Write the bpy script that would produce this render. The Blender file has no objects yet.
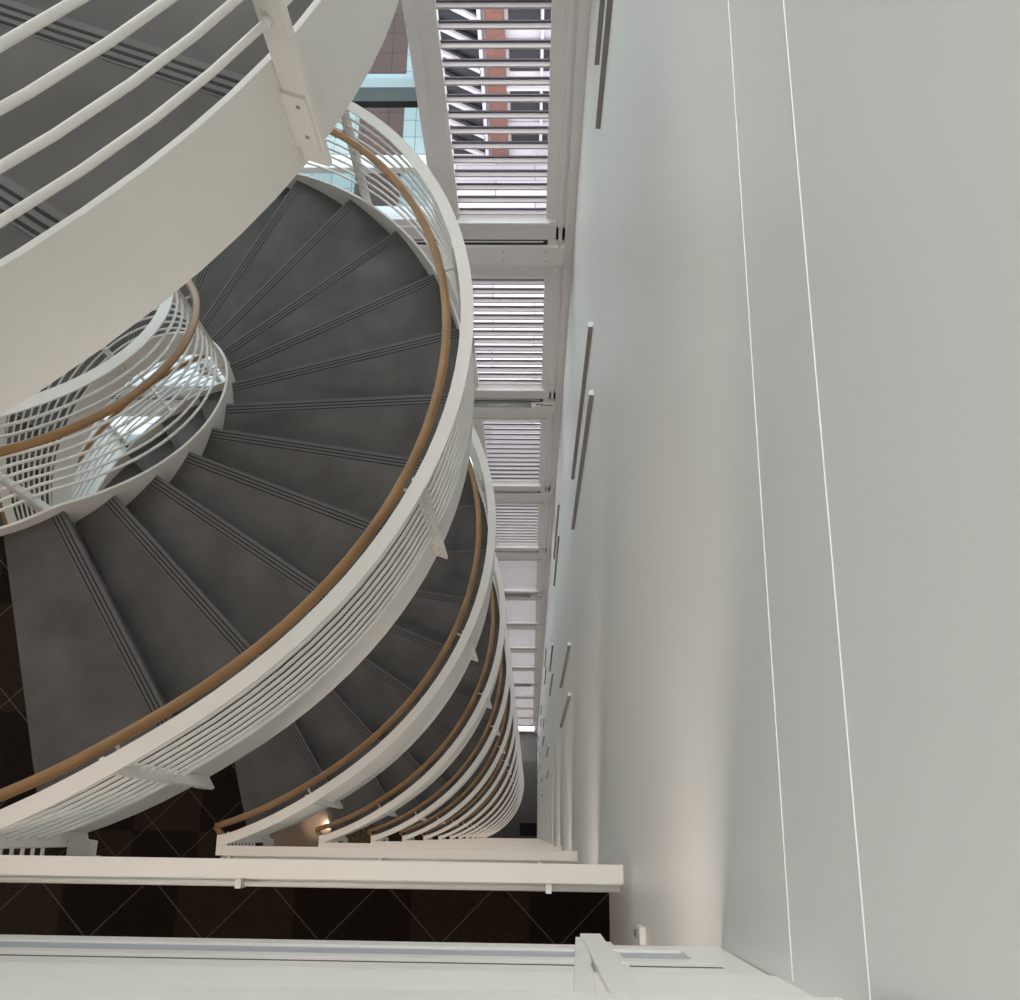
import bpy, bmesh, math, random
from mathutils import Vector, Matrix
random.seed(4)
sc = bpy.context.scene
COL = sc.collection
PI = math.pi

# ------------------------------------------------------------------ measures (metres, camera at the origin, x east, y north)
H = 3.6                       # storey
F0 = -1.275                   # level of the landing the photographer leans over
CX, CY = -2.964, 2.432        # axis of the winding stair
RI, RS = 1.072, 2.572         # tread ends
TH0, DTH = -0.992, 0.2100     # angle of the first nosing, angle of one step
NST = 21
RIS = H / NST
XE, XW, YN, YS = 0.355, -5.85, 5.256, -3.6
NF = 15                       # ground level is floor 15
def FZ(n): return F0 - H * n

# ------------------------------------------------------------------ materials
def mat(name, col, rough=.5, metal=0., noise=0., nscale=8., bump=0., spec=.5):
    m = bpy.data.materials.new(name); m.use_nodes = True
    nt = m.node_tree; b = nt.nodes['Principled BSDF']
    b.inputs['Base Color'].default_value = (*col, 1); b.inputs['Roughness'].default_value = rough
    b.inputs['Metallic'].default_value = metal; b.inputs['Specular IOR Level'].default_value = spec
    tc = nt.nodes.new('ShaderNodeTexCoord')
    nz = nt.nodes.new('ShaderNodeTexNoise'); nz.inputs['Scale'].default_value = nscale; nz.inputs['Detail'].default_value = 4
    nt.links.new(tc.outputs['Object'], nz.inputs['Vector'])
    mp = nt.nodes.new('ShaderNodeMixRGB'); mp.blend_type = 'MULTIPLY'; mp.inputs[0].default_value = 1
    rp = nt.nodes.new('ShaderNodeMapRange'); rp.inputs[1].default_value = .3; rp.inputs[2].default_value = .7
    rp.inputs[3].default_value = 1 - noise; rp.inputs[4].default_value = 1 + noise * .3
    nt.links.new(nz.outputs['Fac'], rp.inputs[0])
    mp.inputs[1].default_value = (*col, 1)
    nt.links.new(rp.outputs[0], mp.inputs[2]); nt.links.new(mp.outputs[0], b.inputs['Base Color'])
    if bump:
        bn = nt.nodes.new('ShaderNodeBump'); bn.inputs['Strength'].default_value = bump
        nt.links.new(nz.outputs['Fac'], bn.inputs['Height']); nt.links.new(bn.outputs[0], b.inputs['Normal'])
    return m
M = {}
M['white'] = mat('white_paint', (.76, .74, .70), .38, noise=.03, nscale=3)
M['wall'] = mat('wall_paint', (.72, .725, .70), .42, noise=.02, nscale=.6)
M['frame'] = mat('frame_paint', (.80, .76, .755), .42, noise=.03)
M['beam'] = mat('beam_paint', (.88, .83, .82), .5, noise=.03)
M['lino'] = mat('grey_linoleum', (.124, .115, .109), .46, noise=.38, nscale=3.2, spec=.4)
M['nose'] = mat('nosing_grey', (.142, .138, .134), .42, noise=.08)
M['groove'] = mat('groove_dark', (.022, .018, .018), .7)
M['wood'] = mat('oiled_oak', (.345, .185, .072), .36, noise=.25, nscale=5)
M['steel'] = mat('bolt_grey', (.25, .24, .23), .4, metal=.3)
M['dark'] = mat('dark_gap', (.03, .03, .035), .6)
M['slat'] = mat('blade_grey', (.50, .47, .48), .45)
M['gasket'] = mat('blade_gasket', (.075, .065, .09), .5)
M['slot'] = mat('slot_grey', (.27, .245, .225), .55)
M['seam'] = mat('seam_light', (.79, .80, .775), .4)
M['channel'] = mat('channel_grey', (.42, .44, .48), .4)
M['ceil'] = mat('ceiling_white', (.72, .70, .67), .7)
M['ground'] = mat('ground_screed', (.17, .165, .155), .6, noise=.2, nscale=1.2)
M['polished'] = mat('polished_lino', (.215, .165, .13), .16, noise=.15, nscale=2)
M['speckle'] = mat('speckled_carpet', (.10, .068, .042), .9, noise=.85, nscale=22)
M['mat'] = mat('black_rubber', (.006, .006, .006), .8)
M['transom'] = mat('transom_grey', (.33, .42, .46), .4)
M['silver'] = mat('roller_silver', (.45, .46, .48), .35, metal=.4)
M['tealpanel'] = mat('blue_grey_panel', (.20, .33, .38), .3, noise=.3, nscale=4)
M['whiteout'] = mat('outside_white', (.85, .84, .85), .6)
M['render'] = mat('outside_render', (.52, .50, .54), .6)
M['rust'] = mat('cable_brown', (.3, .12, .06), .6)

def carpet_mat():
    m = bpy.data.materials.new('brown_carpet_tiles'); m.use_nodes = True
    nt = m.node_tree; b = nt.nodes['Principled BSDF']; b.inputs['Roughness'].default_value = .95
    b.inputs['Specular IOR Level'].default_value = .1
    tc = nt.nodes.new('ShaderNodeTexCoord')
    ck = nt.nodes.new('ShaderNodeTexChecker'); ck.inputs['Scale'].default_value = 1.9
    ck.inputs[1].default_value = (.040, .027, .020, 1); ck.inputs[2].default_value = (.022, .015, .012, 1)
    nt.links.new(tc.outputs['Object'], ck.inputs['Vector'])
    wv = nt.nodes.new('ShaderNodeTexNoise'); wv.inputs['Scale'].default_value = 60; wv.inputs['Detail'].default_value = 6
    nt.links.new(tc.outputs['Object'], wv.inputs['Vector'])
    mx = nt.nodes.new('ShaderNodeMixRGB'); mx.blend_type = 'MULTIPLY'; mx.inputs[0].default_value = .8
    nt.links.new(ck.outputs[0], mx.inputs[1]); nt.links.new(wv.outputs['Fac'], mx.inputs[2])
    # thin pale diagonal lines
    mp = nt.nodes.new('ShaderNodeMapping'); mp.inputs['Rotation'].default_value = (0, 0, PI / 4); mp.inputs['Location'].default_value = (-.046, .237, 0)
    nt.links.new(tc.outputs['Object'], mp.inputs['Vector'])
    br = nt.nodes.new('ShaderNodeTexBrick'); br.offset = 0.0; br.squash = 1
    br.inputs['Scale'].default_value = 1.0; br.inputs['Mortar Size'].default_value = .0022
    br.inputs['Mortar Smooth'].default_value = 0
    br.inputs['Brick Width'].default_value = .37; br.inputs['Row Height'].default_value = .37
    br.inputs['Color1'].default_value = (0, 0, 0, 1); br.inputs['Color2'].default_value = (0, 0, 0, 1); br.inputs['Mortar'].default_value = (1, 1, 1, 1)
    nt.links.new(mp.outputs[0], br.inputs['Vector'])
    m2 = nt.nodes.new('ShaderNodeMixRGB'); m2.inputs[2].default_value = (.10, .08, .066, 1)
    nt.links.new(br.outputs['Color'], m2.inputs[0]); nt.links.new(mx.outputs[0], m2.inputs[1])
    nt.links.new(m2.outputs[0], b.inputs['Base Color'])
    return m
M['carpet'] = carpet_mat()
def glass_mat(name, tint, refl=.1):
    m = bpy.data.materials.new(name); m.use_nodes = True
    nt = m.node_tree; nt.nodes.clear()
    o = nt.nodes.new('ShaderNodeOutputMaterial'); t = nt.nodes.new('ShaderNodeBsdfTransparent'); t.inputs[0].default_value = (*tint, 1)
    g = nt.nodes.new('ShaderNodeBsdfGlossy'); g.inputs['Roughness'].default_value = .05
    lw = nt.nodes.new('ShaderNodeFresnel'); lw.inputs[0].default_value = 1.2
    mx = nt.nodes.new('ShaderNodeMixShader')
    nt.links.new(lw.outputs[0], mx.inputs[0]); nt.links.new(t.outputs[0], mx.inputs[1]); nt.links.new(g.outputs[0], mx.inputs[2])
    nt.links.new(mx.outputs[0], o.inputs[0]); return m
M['glass'] = glass_mat('clear_glass', (.93, .95, .97))
M['glass_teal'] = glass_mat('teal_glass', (.50, .62, .66))
M['glass_blue'] = glass_mat('blue_tinted_glass', (.74, .88, .91))
def brick_mat(name, c1, c2, mo, w, h, ms=.02, scale=1.0, vert=False, offset=.5):
    m = bpy.data.materials.new(name); m.use_nodes = True
    nt = m.node_tree; b = nt.nodes['Principled BSDF']; b.inputs['Roughness'].default_value = .8
    tc = nt.nodes.new('ShaderNodeTexCoord'); mp = nt.nodes.new('ShaderNodeMapping')
    if vert: mp.inputs['Rotation'].default_value = (PI / 2, 0, 0)
    br = nt.nodes.new('ShaderNodeTexBrick'); br.offset = offset
    br.inputs['Color1'].default_value = (*c1, 1); br.inputs['Color2'].default_value = (*c2, 1); br.inputs['Mortar'].default_value = (*mo, 1)
    br.inputs['Scale'].default_value = scale; br.inputs['Brick Width'].default_value = w; br.inputs['Row Height'].default_value = h
    br.inputs['Mortar Size'].default_value = ms
    nt.links.new(tc.outputs['Object'], mp.inputs[0]); nt.links.new(mp.outputs[0], br.inputs['Vector']); nt.links.new(br.outputs[0], b.inputs['Base Color'])
    return m
M['paver'] = brick_mat('pale_pavers', (.26, .33, .335), (.31, .38, .38), (.12, .17, .18), 1.3, 1.3, .03, offset=0)
M['plaza'] = brick_mat('white_plaza', (.74, .71, .75), (.42, .39, .43), (.30, .28, .33), 5.0, 1.2, .05)
M['brick'] = brick_mat('red_brick', (.20, .085, .06), (.16, .07, .05), (.12, .07, .06), .9, .5, .03, vert=True)
M['brickpav'] = brick_mat('brick_paving', (.085, .048, .044), (.07, .042, .04), (.04, .025, .025), 1.6, 1.6, .04, offset=0)
M['winblack'] = mat('dark_window', (.012, .014, .018), .15)

# ------------------------------------------------------------------ mesh helpers
def box(bm, x0, x1, y0, y1, z0, z1, mi=0):
    v = [bm.verts.new(p) for p in ((x0, y0, z0), (x1, y0, z0), (x1, y1, z0), (x0, y1, z0), (x0, y0, z1), (x1, y0, z1), (x1, y1, z1), (x0, y1, z1))]
    for f in ((3, 2, 1, 0), (4, 5, 6, 7), (0, 1, 5, 4), (1, 2, 6, 5), (2, 3, 7, 6), (3, 0, 4, 7)):
        bm.faces.new([v[i] for i in f]).material_index = mi
    return v
def cyl(bm, a, b, r, n=12, mi=0, r2=None):
    a = Vector(a); b = Vector(b); d = (b - a).normalized()
    s = d.orthogonal().normalized(); t = d.cross(s)
    r2 = r if r2 is None else r2
    A = [bm.verts.new(a + (s * math.cos(2 * PI * k / n) + t * math.sin(2 * PI * k / n)) * r) for k in range(n)]
    B = [bm.verts.new(b + (s * math.cos(2 * PI * k / n) + t * math.sin(2 * PI * k / n)) * r2) for k in range(n)]
    for k in range(n):
        f = bm.faces.new((A[k], A[(k + 1) % n], B[(k + 1) % n], B[k])); f.material_index = mi; f.smooth = True
    bm.faces.new(A[::-1]).material_index = mi; bm.faces.new(B).material_index = mi
def sweep(bm, pts, sect, mi=0, smooth=False, closed_caps=True):
    """pts: list of (origin, u, v) frames; sect: list of (a,b) in u,v"""
    rings = []
    for o, u, v in pts:
        rings.append([bm.verts.new(Vector(o) + Vector(u) * a + Vector(v) * b) for a, b in sect])
    n = len(sect)
    for i in range(len(rings) - 1):
        for k in range(n):
            f = bm.faces.new((rings[i][k], rings[i][(k + 1) % n], rings[i + 1][(k + 1) % n], rings[i + 1][k]))
            f.material_index = mi; f.smooth = smooth
    if closed_caps:
        bm.faces.new(rings[0][::-1]).material_index = mi; bm.faces.new(rings[-1]).material_index = mi
def mk(name, bm, mats, parent=None, loc=(0, 0, 0), bevel=0.):
    bmesh.ops.recalc_face_normals(bm, faces=bm.faces)
    me = bpy.data.meshes.new(name); bm.to_mesh(me); bm.free()
    for m in (mats if isinstance(mats, (list, tuple)) else [mats]): me.materials.append(M[m] if isinstance(m, str) else m)
    o = bpy.data.objects.new(name, me); COL.objects.link(o); o.location = loc
    if parent: o.parent = parent
    if bevel:
        b = o.modifiers.new('bevel', 'BEVEL'); b.width = bevel; b.segments = 2; b.limit_method = 'ANGLE'
    return o
def tag(o, label, cat, group=None, kind=None):
    o['label'] = label; o['category'] = cat
    if group: o['group'] = group
    if kind: o['kind'] = kind
    return o
def empty(name, loc=(0, 0, 0)):
    o = bpy.data.objects.new(name, None); COL.objects.link(o); o.location = loc; o.empty_display_size = .2; return o
def struct(o):
    o['kind'] = 'structure'; return o
def B(): return bmesh.new()

# ------------------------------------------------------------------ helix
def g(i):
    """steps gone down at position i along the flight; level along both landings"""
    w = .35
    def soft(x):   # smooth max(x,0)
        if x < -w: return 0.
        if x > w: return x
        return (x + w) ** 2 / (4 * w)
    return soft(i) - soft(i - NST)
def frame(i, R, h):
    th = TH0 + i * DTH
    return ((R * math.cos(th), R * math.sin(th), h - RIS * g(i)), (math.cos(th), math.sin(th), 0), (0, 0, 1))
def steps(i0, i1, d=.25):
    n = max(2, int((i1 - i0) / d)); return [i0 + (i1 - i0) * k / n for k in range(n + 1)]
def helix_box(i0, i1, Ra, Rb, ha, hb):
    bm = B(); sweep(bm, [frame(i, 0, 0) for i in steps(i0, i1)], [(Ra, ha), (Rb, ha), (Rb, hb), (Ra, hb)]); return bm
def helix_tube(i0, i1, R, h, r, n=8, d=.3):
    bm = B(); sweep(bm, [frame(i, 0, 0) for i in steps(i0, i1, d)],
                    [(R + r * math.cos(2 * PI * k / n), h + r * math.sin(2 * PI * k / n)) for k in range(n)], smooth=True); return bm

I0 = -1.26                     # the outer rail starts here at the landing corner
I1 = 21.6
BACK = -1.38                   # rear edge of the first, landing-level tread
IIN = -8.92                    # inner rail runs on round the landing
HB = 1.063
RODH = [.198 + .0935 * k for k in range(9)]

def tread_bm(k):
    """wedge tread with its riser, flight-local coordinates"""
    bm = B()
    z = -k * RIS
    a, b = TH0 + k * DTH, TH0 + (k - 1 if k else BACK) * DTH - (.012 if k > 0 else 0)
    z0, z1 = z - .045, z
    n = 4
    def P(R, th, zz, off=0.):   # off: distance back from the nosing line
        fx, fy = -math.sin(a), math.cos(a)
        return Vector((R * math.cos(th) - fx * off, R * math.sin(th) - fy * off, zz))
    ths = [a + (b - a) * j / n for j in range(n + 1)]
    top = []; bot = []
    for zz, lst in ((z1, top), (z0, bot)):
        inner = [bm.verts.new(P(RI, t, zz)) for t in ths]; outer = [bm.verts.new(P(RS, t, zz)) for t in ths]
        lst += [inner, outer]
    for j in range(n):
        bm.faces.new((top[0][j], top[1][j], top[1][j + 1], top[0][j + 1]))
        bm.faces.new((bot[0][j + 1], bot[1][j + 1], bot[1][j], bot[0][j]))
        bm.faces.new((top[0][j], top[0][j + 1], bot[0][j + 1], bot[0][j]))
        bm.faces.new((top[1][j + 1], top[1][j], bot[1][j], bot[1][j + 1]))
    f = bm.faces.new((top[0][0], bot[0][0], bot[1][0], top[1][0])); f.material_index = 1
    bm.faces.new((top[0][n], top[1][n], bot[1][n], bot[0][n]))
    # riser, set back under the nosing
    for (o0, o1, za, zb) in ((.02, .045, z - RIS, z0),):
        v = [bm.verts.new(p) for p in (P(RI, a, za, o0), P(RS, a, za, o0), P(RS, a, za, o1), P(RI, a, za, o1), P(RI, a, zb, o0), P(RS, a, zb, o0), P(RS, a, zb, o1), P(RI, a, zb, o1))]
        for q in ((0, 1, 2, 3), (7, 6, 5, 4), (0, 4, 5, 1), (1, 5, 6, 2), (2, 6, 7, 3), (3, 7, 4, 0)): bm.faces.new([v[x] for x in q])
    # nosing band and three grooves
    def strip(o0, o1, dz, mi):
        v = [bm.verts.new(p) for p in (P(RI + .012, a, z1 + dz, o0), P(RS - .012, a, z1 + dz, o0), P(RS - .012, a, z1 + dz, o1), P(RI + .012, a, z1 + dz, o1))]
        w = [bm.verts.new(p.co - Vector((0, 0, dz + .002))) for p in v]
        bm.faces.new(v).material_index = mi
        for x in range(4): bm.faces.new((v[x], w[x], w[(x + 1) % 4], v[(x + 1) % 4])).material_index = mi
    strip(.0, .070, .0012, 1)
    for o in (.017, .037, .057): strip(o, o + .0075, .0022, 2)
    return bm

def post_bm(i, side, outer):
    """radial flat bar standing outside the stringer; side=+1 outer rail, -1 inner rail"""
    th = TH0 + i * DTH
    er = Vector((math.cos(th), math.sin(th), 0)); et = Vector((-math.sin(th), math.cos(th), 0))
    Rc = RS if side > 0 else RI
    bm = B()
    zt = HB - .004 - RIS * g(i); zb = -.245 - RIS * g(i)
    o0, o1, th_ = .0105, .076, .0085
    def bx(r0, r1, t0, t1, za, zb_, mi=0, taper=0.):
        v = [bm.verts.new(er * (Rc + side * r) + et * t + Vector((0, 0, z))) for (r, t, z) in
             ((r0, t0, za), (r1 - taper, t0, za), (r1 - taper, t1, za), (r0, t1, za), (r0, t0, zb_), (r1, t0, zb_), (r1, t1, zb_), (r0, t1, zb_))]
        for f in ((3, 2, 1, 0), (4, 5, 6, 7), (0, 1, 5, 4), (1, 2, 6, 5), (2, 3, 7, 6), (3, 0, 4, 7)): bm.faces.new([v[x] for x in f]).material_index = mi
    bx(o0, o1, -th_, th_, zb, zt)
    # little collars where the rods pass
    for h in RODH:
        zz = h - RIS * g(i); c = er * (Rc + side * .036) + Vector((0, 0, zz))
        sl = et - Vector((0, 0, RIS / (DTH * Rc))) * (1 if 0 < i < NST else 0); sl.normalize()
        for s in (-1, 1): cyl(bm, c + sl * (s * .006), c + sl * (s * .026), .0125, 8)
    return bm, er, et, Rc
def bracket_bm(i, side, er, et, Rc):
    bm = B()
    z = -.065 - RIS * g(i)
    s = -1
    def bx(r0, r1, t0, t1, za, zb_):
        v = [bm.verts.new(er * (Rc + side * r) + et * t + Vector((0, 0, zz))) for (r, t, zz) in
             ((r0, t0, za), (r1, t0, za), (r1, t1, za), (r0, t1, za), (r0, t0, zb_), (r1, t0, zb_), (r1, t1, zb_), (r0, t1, zb_))]
        for f in ((3, 2, 1, 0), (4, 5, 6, 7), (0, 1, 5, 4), (1, 2, 6, 5), (2, 3, 7, 6), (3, 0, 4, 7)): bm.faces.new([v[x] for x in f])
    bx(.010, .070, s * .0085, s * .0185, z - .12, z + .06)
    return bm
def bolt_bm(i, side, er, et, Rc, dz):
    bm = B(); c = er * (Rc + side * .048) - et * .0175 + Vector((0, 0, -.065 - RIS * g(i) + dz))
    cyl(bm, c, c - et * .0035, .006, 10, 0, .0045); return bm
def arm_bm(i, side):
    """short arm between the flat top rail and the wooden handrail"""
    th = TH0 + i * DTH; er = Vector((math.cos(th), math.sin(th), 0)); Rc = RS if side > 0 else RI
    bm = B(); z = -RIS * g(i)
    cyl(bm, er * (Rc + side * .03) + Vector((0, 0, z + .83)), er * (Rc - side * .062) + Vector((0, 0, z + .83)), .008, 8)
    cyl(bm, er * (Rc - side * .062) + Vector((0, 0, z + .822)), er * (Rc - side * .062) + Vector((0, 0, z + .872)), .008, 8)
    return bm

def make_flight():
    root = empty('stair_flight', (CX, CY, FZ(0)))
    for k in range(NST): mk('tread', tread_bm(k), ['lino', 'nose', 'groove'], root)
    mk('stringer', helix_box(I0, I1, RS - .006, RS + .010, -.268, .080), 'white', root, bevel=.002)
    mk('stringer', helix_box(IIN, NST, RI - .010, RI + .006, -.268, .080), 'white', root, bevel=.002)
    mk('soffit', helix_box(-1, NST, RI, RS, -.262, -.25), 'white', root)
    mk('top_rail', helix_box(I0, I1, RS + .018, RS + .085, HB - .012, HB), 'white', root, bevel=.0015)
    mk('top_rail', helix_box(IIN, NST, RI - .085, RI - .018, HB - .012, HB), 'white', root, bevel=.0015)
    for h in RODH:
        mk('rod', helix_tube(I0, I1, RS + .036, h, .0088), 'white', root)
        mk('rod', helix_tube(IIN, NST, RI - .036, h, .0088), 'white', root)
    mk('handrail', helix_tube(I0 - .1, I1, RS - .069, .887, .0235, 14, .25), 'wood', root)
    mk('handrail', helix_tube(IIN, NST, RI + .055, .887, .0235, 14, .25), 'wood', root)
    for side, lst in ((1, [-1.2, -.06, 3.02, 5.85, 8.75, 11.7, 14.7, 17.7, 20.6]), (-1, [-6.4, -.3, 7.3, 13.4, 19.6])):
        for i in lst:
            bm, er, et, Rc = post_bm(i, side, True)
            p = mk('post', bm, 'white', root, bevel=.0015)
            mk('bracket', bracket_bm(i, side, er, et, Rc), 'white', p)
            for dz in (.03, -.07): mk('bolt', bolt_bm(i, side, er, et, Rc, dz), 'steel', p)
            if i != -1.2 or side < 0: mk('handrail_arm', arm_bm(i, side), 'white', root)
    # short return of the railing from the flight's corner to the landing balustrade
    th = TH0 + I0 * DTH
    xo = -2.17 - CX; yo = -.02 - CY
    bm = B(); box(bm, xo, xo + .067, -.0895 - CY, yo + .0, HB - .012, HB + .0006); mk('return_rail', bm, 'white', root)
    for h in RODH:
        bm = B(); cyl(bm, (xo + .04, -.155 - CY, h), (xo + .04, yo + .02, h), .0088, 8); mk('return_rod', bm, 'white', root)
    bm = B(); cyl(bm, ((RS - .069) * math.cos(th - .02), (RS - .069) * math.sin(th - .02), .887), (xo - .0, yo - .02, .887), .0225, 12); mk('handrail_end', bm, 'wood', root)
    return root
def children(o): return [c for c in bpy.data.objects if c.parent == o]
flight = make_flight()
kids = [(c, children(c)) for c in children(flight)]
def dup(loc, far):
    r = flight.copy(); COL.objects.link(r); r.location = loc
    for c, gs in kids:
        d = c.copy(); COL.objects.link(d); d.parent = r
        if not far:
            for q in gs:
                e = q.copy(); COL.objects.link(e); e.parent = d
    return r
FL = ['curved stair flight nearest the viewer, its broad pale stringer filling the upper left corner',
      'large curved stair flight seen almost whole, grey treads sweeping round the open well',
      'curved stair flight just below the large one, its rail ending left over the dark carpet',
      'curved stair flight third below the viewer, rail corner beside a warm light patch',
      'curved stair flight fourth below the viewer, thin crescent of treads inside a pale rail',
      'curved stair flight fifth below the viewer, narrow crescent between white top rails',
      'curved stair flight sixth below the viewer, slim white arc with brown handrail line',
      'curved stair flight seventh below the viewer, slim white arc down the shaft',
      'curved stair flight eighth below the viewer, thin white arc deep in the shaft',
      'curved stair flight ninth below the viewer, thin white arc deep in the shaft',
      'curved stair flight tenth below the viewer, hairline white arc near the shaft bottom',
      'curved stair flight eleventh below the viewer, hairline white arc near the shaft bottom',
      'curved stair flight twelfth below the viewer, hairline arc near the shaft bottom',
      'curved stair flight thirteenth below the viewer, hairline arc just over the lowest one',
      'lowest curved stair flight, outermost tiny arc ending on the grey ground floor']
FL[0] = 'curved stair flight nearest the viewer, its broad pale stringer filling the upper left'
for n in range(NF):
    r = flight if n == 0 else dup((CX, CY, FZ(n)), n > 5)
    tag(r, FL[n], 'stairs', 'curved stair flights stacked down the shaft')

# ------------------------------------------------------------------ landings
def landing_outline():
    P = [(XW, YS), (XE, YS), (XE, -.185), (-2.11, -.185), (-2.11, -.05)]
    a = TH0 + BACK * DTH
    P.append((CX + (RS + .0) * math.cos(a), CY + RS * math.sin(a)))
    b = TH0 + NST * DTH - 2 * PI
    for k in range(13):
        t = a + (b - a) * k / 12; P.append((CX + RI * math.cos(t), CY + RI * math.sin(t)))
    P.append((CX + (RS + .02) * math.cos(b), CY + (RS + .02) * math.sin(b))); P.append((XW, P[-1][1] + .0))
    return P
def slab(P, z0, z1, mt=0, ms=1):
    bm = B(); A = [bm.verts.new((x, y, z0)) for x, y in P]; T = [bm.verts.new((x, y, z1)) for x, y in P]
    n = len(P)
    for k in range(n): bm.faces.new((A[k], A[(k + 1) % n], T[(k + 1) % n], T[k])).material_index = ms
    bm.faces.new(T).material_index = mt; bm.faces.new(A[::-1]).material_index = ms
    return bm
LP = landing_outline()
fl = None
for n in range(0, NF):
    if fl is None:
        fl = struct(mk('floor', slab(LP, -.34, -.002), ['carpet', 'ceil'], None, (0, 0, FZ(n))))
    else:
        c = fl.copy(); COL.objects.link(c); c.location = (0, 0, FZ(n))
        if n in (3, 4):
            c.data = fl.data.copy(); c.data.materials[0] = M['polished'] if n == 3 else M['speckle']
# ground floor: two shades of screed and a black mat
bm = B(); box(bm, XW, XE, YS, 3.75, -.1, 0, 0); struct(mk('floor', bm, mat('ground_dark', (.115, .115, .108), .5, noise=.2), None, (0, 0, FZ(NF))))
bm = B(); box(bm, XW, XE, 3.75, YN + .1, -.1, 0, 0); struct(mk('floor', bm, 'ground', None, (0, 0, FZ(NF))))
bm = B(); box(bm, -.53, XE - .005, .03, .66, 0, .012)
for k in range(6): box(bm, -.51 + .14 * k, -.49 + .14 * k, .05, .64, .012, .018)
tag(mk('floor_mat', bm, 'mat', None, (0, 0, FZ(NF)), bevel=.004), 'black square mat on the grey ground floor at the bottom of the shaft', 'mat')

# ------------------------------------------------------------------ landing balustrades (straight, along the shaft's near edge)
def make_balustrade():
    r = empty('landing_balustrade', (-1.0, -.15, FZ(0)))
    ox, oy = 1.0, .15
    x0, x1 = -2.17 + ox, .328 + ox
    def Y(y): return y + oy
    bm = B(); box(bm, x0, x1, Y(-.155), Y(-.090), HB - .012, HB); mk('top_rail', bm, 'white', r, bevel=.0015)
    bm = B(); box(bm, x0 + .03, x1, Y(-.166), Y(-.156), .085, .99); mk('panel', bm, 'white', r, bevel=.0015)
    bm = B(); cyl(bm, (x0 + .02, Y(-.1745), 1.0), (x1 - .008, Y(-.1745), 1.0), .0100, 12); mk('rail_tube', bm, 'white', r)
    for x in (-2.08, -1.03, .067):
        bm = B(); box(bm, x + ox - .01, x + ox + .01, Y(-.189), Y(-.12), .985, 1.05); mk('rail_clip', bm, 'white', r)
    for x in (-2.09, -.98):
        bm = B(); box(bm, x + ox - .020, x + ox + .020, Y(-.150), Y(-.118), -.30, HB - .012)
        p = mk('post', bm, 'white', r, bevel=.002)
    return r
bal = make_balustrade()
bkids = children(bal)
BL = ['white flat-topped landing balustrade nearest the viewer along the bottom edge',
      'white landing balustrade with flat top rail above the wide band of dark carpet',
      'white landing balustrade second below the viewer, its rail just above the carpet band rail',
      'white landing balustrade third below the viewer, thin rail behind the second']
for n in range(NF):
    if n == 0: r = bal
    else:
        r = bal.copy(); COL.objects.link(r); r.location = (-1.0, -.15, FZ(n))
        for c in bkids: d = c.copy(); COL.objects.link(d); d.parent = r
    lab = BL[n] if n < 4 else 'white landing balustrade %s below the viewer, hairline rail deep in the shaft' % \
        ['', '', '', '', 'fourth', 'fifth', 'sixth', 'seventh', 'eighth', 'ninth', 'tenth', 'eleventh', 'twelfth', 'thirteenth', 'fourteenth'][n]
    tag(r, lab, 'railing', 'straight landing balustrades stacked down the shaft')
# the post bolted to the near slab edge, with its side plate
r = empty('railing_post', (.118, -.190, FZ(0) - .86))
bm = B(); box(bm, -.02, .02, .0, .014, .0, 1.62); mk('post_bar', bm, 'white', r, bevel=.0015)
bm = B(); 
v = [bm.verts.new(p) for p in ((-.008, -.02, .03), (-.030, -.02, .03), (-.030, .010, .03), (-.008, .010, .03), (-.040, -.02, .85), (-.068, -.02, .85), (-.068, .010, .85), (-.040, .010, .85))]
for q in ((0, 1, 2, 3), (7, 6, 5, 4), (0, 4, 5, 1), (1, 5, 6, 2), (2, 6, 7, 3), (3, 7, 4, 0)): bm.faces.new([v[x] for x in q])
mk('side_plate', bm, 'white', r, bevel=.0015)
bm = B(); box(bm, -.02, .036, -.02, .0045, .05, .9); mk('backing_plate', bm, 'white', r, bevel=.0015)
tag(r, 'white flat-bar post standing up from the near slab edge at the bottom of the view', 'post')

# slab edges
EN = 0
for n in range(0, NF):
    z = FZ(n)
    bm = B()
    box(bm, -2.12, XE - .003, -.215, -.189, z - .78, z - .236, 0)             # fascia plate
    box(bm, -2.12, XE - .003, -.215, -.1893, z - .236, z - .02, 1)             # groove bed
    box(bm, -2.12, XE - .003, -.199, -.186, z - .145, z + .08, 0)             # upper plate
    for (za, zb) in ((-.70, -.645), (-.51, -.462)): box(bm, -2.12, .288, -.1891, -.183, z + za, z + zb, 0)
    box(bm, .262, .288, -.1891, -.1832, z - .645, z - .51, 0)
    box(bm, -2.12, .262, -.1891, -.1875, z - .645, z - .51, 1)                # channel bed
    box(bm, -2.12, .300, -.1891, -.1885, z - .462, z - .450, 2)
    struct(mk('trim_%d' % (n + 1), bm, ['white', 'channel', 'dark']))
    EN = n + 2

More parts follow.
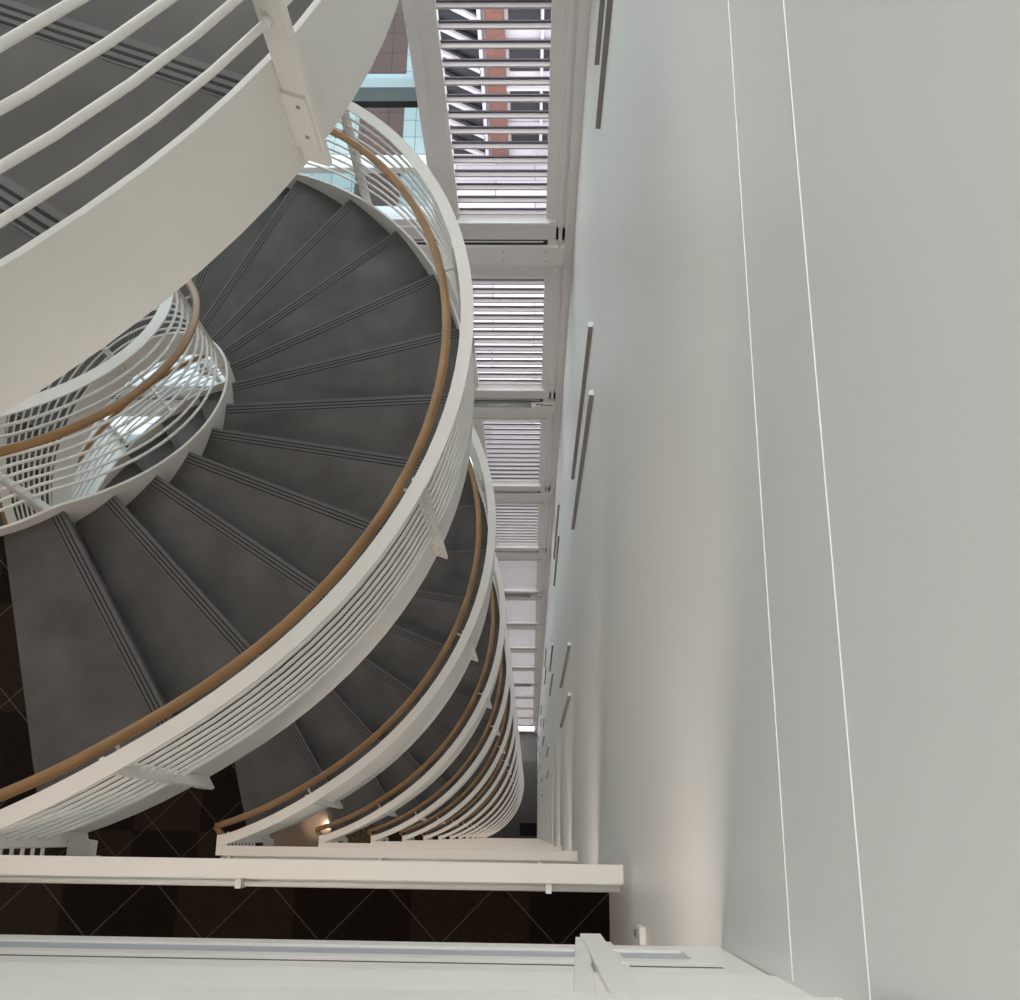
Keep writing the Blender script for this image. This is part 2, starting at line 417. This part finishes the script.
# ------------------------------------------------------------------ shaft walls
ZT, ZB = 4.2, FZ(NF)
bm = B(); box(bm, XE, XE + .2, YS, YN + .5, ZB, ZT)
struct(mk('wall_east', bm, 'wall'))
bm = B(); box(bm, XW - .2, XW, YS, YN + .5, ZB, ZT); struct(mk('wall_west', bm, 'wall'))
bm = B(); box(bm, XW, XE, YS - .2, YS, ZB, ZT); struct(mk('wall_south', bm, 'wall'))
bm = B(); box(bm, XW - .2, XE + .2, YS - .2, YN + .5, ZT, ZT + .2); struct(mk('ceiling', bm, 'ceil'))
bm = slab(LP, 2.0, 2.32, 1, 1); struct(mk('ceiling', bm, ['ceil', 'ceil']))  # unseen slab of the landing above, added to shade the near treads
bm = B(); sweep(bm, [((CX, CY, 2.3 - RIS * k), (math.cos(TH0 + k * DTH), math.sin(TH0 + k * DTH), 0), (0, 0, 1)) for k in range(-1, 13)], [(RI, -.26), (RS, -.26), (RS, .1), (RI, .1)]); struct(mk('ceiling', bm, 'ceil'))  # unseen stand-in for the stair flight above, added to block light
for n in range(0, 1):
    z = FZ(n)
    for dz in (.10, -.236):
        bm = B(); box(bm, XE - .0014, XE + .001, -.18, YN, z + dz - .0010, z + dz + .0010)
        struct(mk('trim_%d' % EN, bm, 'seam')); EN += 1
# dark vertical strips on the east wall, stepping along floor by floor
order = ['topmost', 'second', 'third', 'fourth', 'fifth', 'sixth', 'seventh', 'eighth', 'ninth', 'tenth', 'eleventh', 'twelfth', 'thirteenth', 'fourteenth']
for n in range(0, 14):
    ya = [4.15, 2.94, 1.65][n % 3]; yb = [3.72, 2.49, 1.20][n % 3]
    zt, zb = FZ(n) - .65 + (.5 if n == 0 else 0), FZ(n + 1) + .17
    for j, y in enumerate((ya, yb)):
        bm = B(); box(bm, XE - .026, XE + .001, y - .012, y + .012, zb, zt); box(bm, XE - .03, XE, y - .016, y + .016, zt, zt + .008, 1)
        o = mk('wall_strip', bm, ['slot', 'seam'], bevel=.001)
        tag(o, 'thin grey vertical strip on the right wall, %s pair from the top, the one %s the windows' % (order[n], 'nearer' if j == 0 else 'farther from'),
            'wall strip', 'grey vertical strips on the right wall')
# small catch on the east wall near the slab edge
r = empty('wall_catch', (XE, -.28, -3.43))
bm = B(); box(bm, -.018, .0, -.03, .02, -.06, .05); mk('plate', bm, 'white', r, bevel=.001)
bm = B(); box(bm, -.026, -.018, -.012, .008, -.05, .03); box(bm, -.028, -.026, -.008, .004, -.045, -.02); mk('latch', bm, 'steel', r)
tag(r, 'small white latch fitting on the right wall near the bottom edge', 'latch')

# ------------------------------------------------------------------ north facade
def beam_mesh():
    bm = B()
    box(bm, XW, XE, YN - .06, YN + .12, -.10, .21, 0)       # beam
    box(bm, XW, XE, YN - .012, YN + .12, -.405, -.10, 1)     # head
    box(bm, XW, XE, YN - .033, YN + .12, .20, .30, 2)        # dark gap
    box(bm, XW, .08, YN - .037, YN + .03, .255, .275, 3); box(bm, .12, .24, YN - .037, YN + .03, .20, .30, 1)
    box(bm, XW, XE, YN - .035, YN + .12, .30, .50, 1)       # lower frame
    box(bm, -.78, .19, YN - .05, YN + .12, .50, .56, 1)
    box(bm, XW, -.89, YN - .02, YN + .12, .50, .60, 4)
    for x in (-.30, .10): box(bm, x, x + .012, YN - .063, YN - .059, -.03, -.018, 2)
    for x in (-.30, .10): box(bm, x, x + .012, YN - .063, YN - .059, .13, .142, 2)
    return bm
bm0 = None; win0 = None; wpan0 = None
for n in range(1, NF):
    if bm0 is None: bm0 = mk('beam', beam_mesh(), ['beam', 'frame', 'dark', 'whiteout', 'whiteout'], bevel=.004); o = bm0
    else: o = bm0.copy(); COL.objects.link(o)
    o.location = (0, 0, FZ(n)); o.name = 'trim_%d' % EN; EN += 1; struct(o)
# columns either side of the louvres
for xs in (((-.89, -.78, 0), (-.875, -.80, .03)), ((.19, XE, 0), (.215, .25, .03), (.275, XE, .045))):
    bm = B()
    for (a, b, d) in xs: box(bm, a, b, YN - .035 - d * .6, YN + .12, ZB, ZT)
    struct(mk('trim_%d' % EN, bm, 'frame', bevel=.004)); EN += 1
bm = B(); box(bm, XW, XE, YN, YN + .12, FZ(NF), FZ(NF) + .4); struct(mk('wall_north', bm, 'frame'))

def louvre_window(n):
    z0 = FZ(n) + .60; z1 = FZ(n) + 3.19
    root = empty('window_%d' % n, (-.29, YN, z0)); struct(root)
    return root, z1 - z0
W = 1.0
def win_meshes(h):
    out = []
    bm = B()
    for (a, b) in ((-.49, -.40), (.405, .48)): box(bm, a, b, -.03, .10, -.04, h + .02)
    for (a, b) in ((-.402, -.385), (.39, .407)): box(bm, a, b, -.012, .10, .0, h)
    box(bm, -.49, .48, -.03, .10, h, h + .04); box(bm, -.49, .48, -.045, .10, -.05, .0)
    out.append(('window_frame', bm, ['frame']))
    bm = B(); n = 14
    for k in range(n):
        z = .03 + k * (h - .02) / n
        box(bm, -.39, .395, .006, .056, z, z + .018, 0)
        box(bm, -.39, .395, .048, .060, z + .018, z + .034, 1)
    out.append(('louvre_blades', bm, ['slat', 'gasket']))
    bm = B(); bm.faces.new([bm.verts.new(p) for p in ((-.40, .095, 0), (.41, .095, 0), (.41, .095, h), (-.40, .095, h))]); out.append(('pane', bm, ['glass']))
    bm = B(); box(bm, -.41, .42, -.06, .0, -.012, .004); out.append(('sill', bm, ['whiteout']))
    return out
wm = None
for n in range(1, NF):
    root, h = louvre_window(n)
    if wm is None: wm = [mk(a, b, c, root) for a, b, c in win_meshes(h)]
    else:
        for q in wm: d = q.copy(); COL.objects.link(d); d.parent = root
root, h = louvre_window(0); root.name = 'window_15'
for q in wm: d = q.copy(); COL.objects.link(d); d.parent = root
# clear glazing to the left
gl = None
for n in range(0, NF):
    z = FZ(n)
    root = empty('window_%d' % (16 + n), (-3.4, YN, z)); struct(root)
    if gl is None:
        gl = []
        bm = B(); x0, x1 = XW + 3.4, -.89 + 3.4
        for x in (x0, -3.9 + 3.4, -2.35 + 3.4): box(bm, x, x + .07, .0, .10, .6, 3.19)
        box(bm, x0, x1, -.03, .09, 2.16, 2.31, 1); box(bm, x0, x1, -.028, .085, 2.085, 2.16, 2)
        box(bm, x0, x1, -.03, .09, 1.28, 1.36, 3)
        gl.append(mk('window_frame', bm, ['frame', 'transom', 'dark', 'whiteout'], root))
        bm = B(); bm.faces.new([bm.verts.new(p) for p in ((x0, .05, 1.36), (x1, .05, 1.36), (x1, .05, 3.125), (x0, .05, 3.125))]); gl.append(mk('pane', bm, 'glass_blue', root))
        bm = B(); bm.faces.new([bm.verts.new(p) for p in ((x0, .045, .6), (x1, .045, .6), (x1, .045, 1.28), (x0, .045, 1.28))])
        gl.append(mk('spandrel_panel', bm, 'glass_teal', root))
    else:
        for q in gl: d = q.copy(); COL.objects.link(d); d.parent = root
# silver roller tubes over some beams
for n, lab in ((3, 'silver roller tube with white end cap on the third beam down the window wall'),
               (6, 'silver roller tube on the sixth beam down the window wall'), (10, 'tiny silver roller tube on a beam deep down the window wall')):
    r = empty('roller_tube', (-.3, YN - .10, FZ(n) + .26))
    bm = B(); cyl(bm, (-.45, 0, 0), (.27, 0, 0), .032, 16); mk('tube', bm, 'silver', r)
    bm = B(); cyl(bm, (.27, 0, 0), (.33, 0, 0), .027, 14); mk('end_cap', bm, 'whiteout', r, bevel=.003)
    bm = B(); P = [(.33 + .03 * k, .01 * math.sin(k), .012 * math.sin(k * 1.7)) for k in range(8)]
    for a, b in zip(P, P[1:]): cyl(bm, a, b, .006, 6)
    mk('cable', bm, 'rust', r)
    tag(r, lab, 'roller')

# ------------------------------------------------------------------ outside
zg = FZ(NF)
bm = B(); box(bm, -60, 60, YN + .5, 110, -.2, 0); g0 = mk('ground', bm, 'plaza', None, (0, 0, zg)); struct(g0)
bm = B(); box(bm, -40, -6.8, 30, 75, 0, .05); o = mk('ground', bm, 'paver', None, (0, 0, zg)); struct(o)
bm = B(); box(bm, -11.5, -8.6, 24, 75, .05, .08); box(bm, -20, -17, 24, 75, .05, .08); o = mk('ground', bm, 'brickpav', None, (0, 0, zg)); struct(o)
# building across the plaza
bl = empty('building', (0, 41.4, zg))
bm = B(); box(bm, -6.0, 14, 0, 8, 0, 14.5); mk('wall', bm, 'render', bl)
for x in (-2.75, 5.2): 
    bm = B(); box(bm, x, x + 1.05, -.45, 0, 0, 14); mk('brick_pillar', bm, 'brick', bl)
for k in range(4):
    z = 1.0 + k * 3.4
    for (a, b) in ((-1.5, .2), (.4, .9), (1.9, 3.2), (3.5, 4.8)):
        bm = B(); box(bm, a, b, -.06, .02, z, z + 2.0); mk('window', bm, 'winblack', bl)
    bm = B(); box(bm, -1.7, 14, -.5, -.1, z + 2.3, z + 2.5); mk('ledge', bm, 'render', bl)
for x in (.25, 1.1): 
    bm = B(); box(bm, x, x + .15, -.3, 0, 0, 14); mk('frame_post', bm, 'render', bl)
bm = B(); box(bm, -5.4, -3.0, -.08, .02, .4, 13.6); mk('window', bm, 'winblack', bl)
for k in range(7):
    bm = B(); z = .6 + k * 1.9
    pts = [((-3.1, -.4, z), (0, 0, 1), (0, 1, 0)), ((-5.3, -.4, z + 1.5), (0, 0, 1), (0, 1, 0))]
    sweep(bm, pts, [(-.15, -.1), (.15, -.1), (.15, .1), (-.15, .1)]); mk('truss', bm, 'render', bl)
bm = B(); box(bm, -3.15, -2.95, -.5, -.3, 0, 14); mk('truss_post', bm, 'render', bl)
tag(bl, 'white building with brick pillar and dark windows seen through the top louvred window', 'building')

# ------------------------------------------------------------------ light
w = bpy.data.worlds.new('world'); sc.world = w; w.use_nodes = True
bg = w.node_tree.nodes['Background']; bg.inputs[0].default_value = (1.0, .98, .98, 1); bg.inputs[1].default_value = 2.0
def area(name, loc, rot, sx, sy, e, col):
    l = bpy.data.lights.new(name, 'AREA'); l.shape = 'RECTANGLE'; l.size = sx; l.size_y = sy; l.energy = e; l.color = col
    o = bpy.data.objects.new(name, l); COL.objects.link(o); o.location = loc; o.rotation_euler = rot; return o
area('overhead_fill_lamp', (-1.0, 3.2, 4.1), (0, 0, 0), 2.4, 3.6, 250, (.96, .99, .97))  # added area lamp for soft light from above; the ceiling is closed
for n in range(0, NF):
    area('landing_fill_lamp', (-2.6, -1.6, FZ(n) + H - .40), (0, 0, 0), 3.0, .8, (18 if n else 7), (1.0, .78, .62))  # added warm fill evening out the light from landing to landing
    if n: area('landing_fill_lamp', (-1.2, -.5, FZ(n) + H - .95), (math.radians(70), 0, 0), 2.6, .25, 11, (1.0, .87, .80))  # added fill tilted north to brighten the window frames and beams

l = bpy.data.lights.new('spot_lamp', 'SPOT'); l.energy = 18; l.color = (1, .72, .5); l.spot_size = .5; l.spot_blend = 1; l.shadow_soft_size = .03
o = bpy.data.objects.new('spot_lamp', l); COL.objects.link(o); o.location = (-2.42, .1, FZ(3) + .8)
# ------------------------------------------------------------------ camera
cam = bpy.data.cameras.new('camera'); co = bpy.data.objects.new('camera', cam); COL.objects.link(co)
f = 1020.; px, py = 530., 836.5
d = Vector(((px - 510) / f, -(py - 500) / f, -1)).normalized(); u = -d
ey = -.008; ez = -(u.x + u.y * ey) / u.z
e = Vector((1, ey, ez)).normalized(); nn = u.cross(e)
Rw = Matrix((e, nn, u))          # rows: world axes in camera coordinates -> camera->world
co.matrix_world = Rw.to_4x4()
cam.sensor_fit = 'HORIZONTAL'; cam.sensor_width = 36; cam.lens = 36. * f / 1020.
cam.clip_start = .02; cam.clip_end = 300
sc.camera = co
sc.view_settings.view_transform = 'Standard'
sc.view_settings.look = 'None'
sc.view_settings.exposure = 0.52
try:
    sc.cycles.use_denoising = True
    sc.cycles.max_bounces = 10; sc.cycles.diffuse_bounces = 6; sc.cycles.transparent_max_bounces = 16
    sc.cycles.sample_clamp_indirect = 6
except Exception: pass
